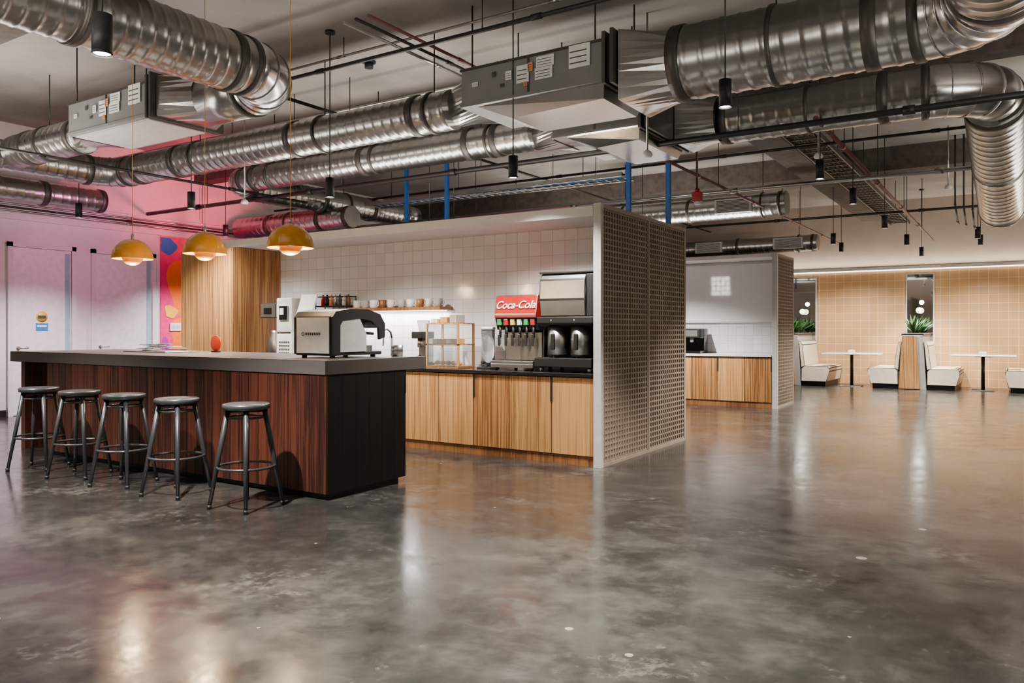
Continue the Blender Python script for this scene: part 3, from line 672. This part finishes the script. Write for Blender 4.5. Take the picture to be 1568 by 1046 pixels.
for k in range(5): b.tube([(-2.5+k*.07,9.2+i*1.6,3.83) for i in range(8)],.015,DPIPE,6)
for yy in (10,14,18):
    for xx in (-2.55,-2.15): b.cyl((xx,yy,3.85),(xx,yy,CEIL),.006,DPIPE,seg=6)
b.obj('cable_tray')
for (x,y,z0) in ((-4.3,9.45,2.6),(-3.75,9.45,2.6),(-8.1,9.45,3.0),(-7.3,9.45,2.9)):
    b=B(); b.box(x-.03,x+.03,y-.005,y+.005,z0,CEIL,BLUE).box(x-.03,x-.022,y,y+.04,z0,CEIL,BLUE).box(x+.022,x+.03,y,y+.04,z0,CEIL,BLUE).box(x-.06,x+.06,y-.02,y+.06,CEIL-.02,CEIL,BLUE); b.obj('hanging_strut_channel')
b=B(); x,y=-3.45,9.7; b.cyl((x,y,3.08),(x,y,CEIL),.01,RPIPE,seg=8).box(x-.06,x+.06,y-.04,y+.04,2.94,3.06,RED,.006).cyl((x,y,2.9),(x,y,2.94),.04,WHITE).cyl((x,y,3.06),(x,y,3.1),.03,RED); b.obj('fire_alarm_strobe')
for (x,y,z) in ((-3.05,7.15,3.05),(-9.0,7.1,3.1),(-2.0,9.8,3.4),(-.9,13.6,3.5)):
    b=B(); b.cyl((x,y,z),(x,y,CEIL),.01,GALV,seg=8).lathe((x,y,z-.06),[(0,0),(.045,0),(.055,.02),(.04,.05),(.012,.07)],GREY,16); b.obj('ceiling_sensor')
for (x,y) in ((-6.3,6.7),(-7.6,8.4),(-5.4,8.2),(.6,11),(1.1,9.5)):
    B().cyl((x,y,CEIL-.02),(x,y,CEIL),.08,BLACK).cyl((x,y,CEIL-.08),(x,y,CEIL-.02),.05,BLACK).obj('smoke_detector')

# ---------------- spot fixtures ----------------
LK=4.5
def spot(x,y,z,p=160,col=WARM,ang=95,r=.045,h=.19,rot=(0,0,0)):
    b=B()
    b.cyl((x,y,z-h/2+.004),(x,y,z+h/2),r,BLACK,seg=24,caps=True); b.cyl((x,y,z-h/2-.012),(x,y,z-h/2+.004),r*1.02,BLACK,seg=24,caps=False)
    b.cyl((x,y,z-h/2-.002),(x,y,z-h/2+.002),r*.82,LENS,seg=20)
    b.cyl((x,y,z+h/2),(x,y,CEIL),.006,BLACK,seg=8); b.cyl((x,y,CEIL-.03),(x,y,CEIL),.05,BLACK)
    o=b.obj('pendant_spotlight')
    light('SPOT','spot_beam',(x,y,z-h/2-.02),p*LK,col,o,rot=rot,spot_size=math.radians(ang),spot_blend=.7,shadow_soft_size=.035)
for (y) in (5.65,8.9,10.9,13.75,16.7,19.4): spot(-1.8,y,3.03,220)
spot(-2.9,15.5,3.0,90); spot(-.6,15.9,3.0,90)
spot(-1.76,2.8,3.03,430,(255,250,228),ang=70)
spot(-4.42,2.5,3.0,320,r=.055,h=.22,ang=108)
spot(-7.4,2.2,3.0,280,ang=105); spot(-10.3,2.6,3.0,200)
spot(-3.9,6.05,2.8,115,ang=130); spot(-6.0,5.8,2.78,120,ang=130); spot(-8.4,5.85,2.87,125,ang=130)
spot(-5.2,12.0,3.05,320,ang=120); spot(-7.8,12.2,3.05,160); spot(-11.4,8.6,3.0,160,(255,236,242),ang=120); spot(-11.2,6.0,3.0,130,(255,234,242),ang=120)  # last spot is an added one, to brighten the left wall
for y in (-1,3,9,14,19): spot(1.6,y,3.03,220)
for x,y in ((4.8,1),(4.8,8),(4.8,15),(-8,-1.5),(-3.5,-1.5)): spot(x,y,3.03,230)
for x in (-3.24,-.64,1.96,4.5): spot(x,18.2,3.1,200,rot=(math.radians(30),0,0),ang=95)  # extra row, added to brighten the bench fronts
def up(x,y,z,p,sx,sy,col=WARM): light('AREA','fill_uplight',(x,y,z),p,col,None,rot=(math.pi,0,0),shape='RECTANGLE',size=sx,size_y=sy)  # added up-facing fill that brightens the ceiling, no lamp body
up(-6.2,7.0,2.49,120,5.0,.5); up(-6,13.5,2.58,130,4.5,.5); up(.6,20.6,2.83,90,12,.2,(255,238,218))  # soffit pair is added fill; the last follows the LED strip on the tile
up(2.5,5,2.6,340,3,3); up(-4,0,2.6,420,4,3); up(2,13,2.6,220,3,3); up(-9.5,3.4,2.6,160,3,2)  # added ceiling fill floating in the room, no fixtures there
light('SPOT','pink_accent',(-10.4,8.6,2.9),340,(255,74,108),None,rot=(math.radians(130),0,math.radians(90)),spot_size=math.radians(110),spot_blend=.8,shadow_soft_size=.15)
light('SPOT','pink_wall_wash',(-10.9,6.6,3.0),60,(255,130,205),None,rot=(math.radians(70),0,math.radians(80)),spot_size=math.radians(130),spot_blend=.9,shadow_soft_size=.1)

w=bpy.data.worlds.new('world'); bpy.context.scene.world=w; w.use_nodes=True
w.node_tree.nodes['Background'].inputs[0].default_value=(.5,.5,.55,1); w.node_tree.nodes['Background'].inputs[1].default_value=.1
cam=bpy.data.cameras.new('camera'); co=bpy.data.objects.new('camera',cam); bpy.context.collection.objects.link(co)
co.location=(0,0,1.3); co.rotation_euler=(math.radians(90),0,math.radians(32.89)); cam.lens=27.55; cam.sensor_width=36; cam.shift_y=-.0115; cam.clip_end=200
bpy.context.scene.camera=co
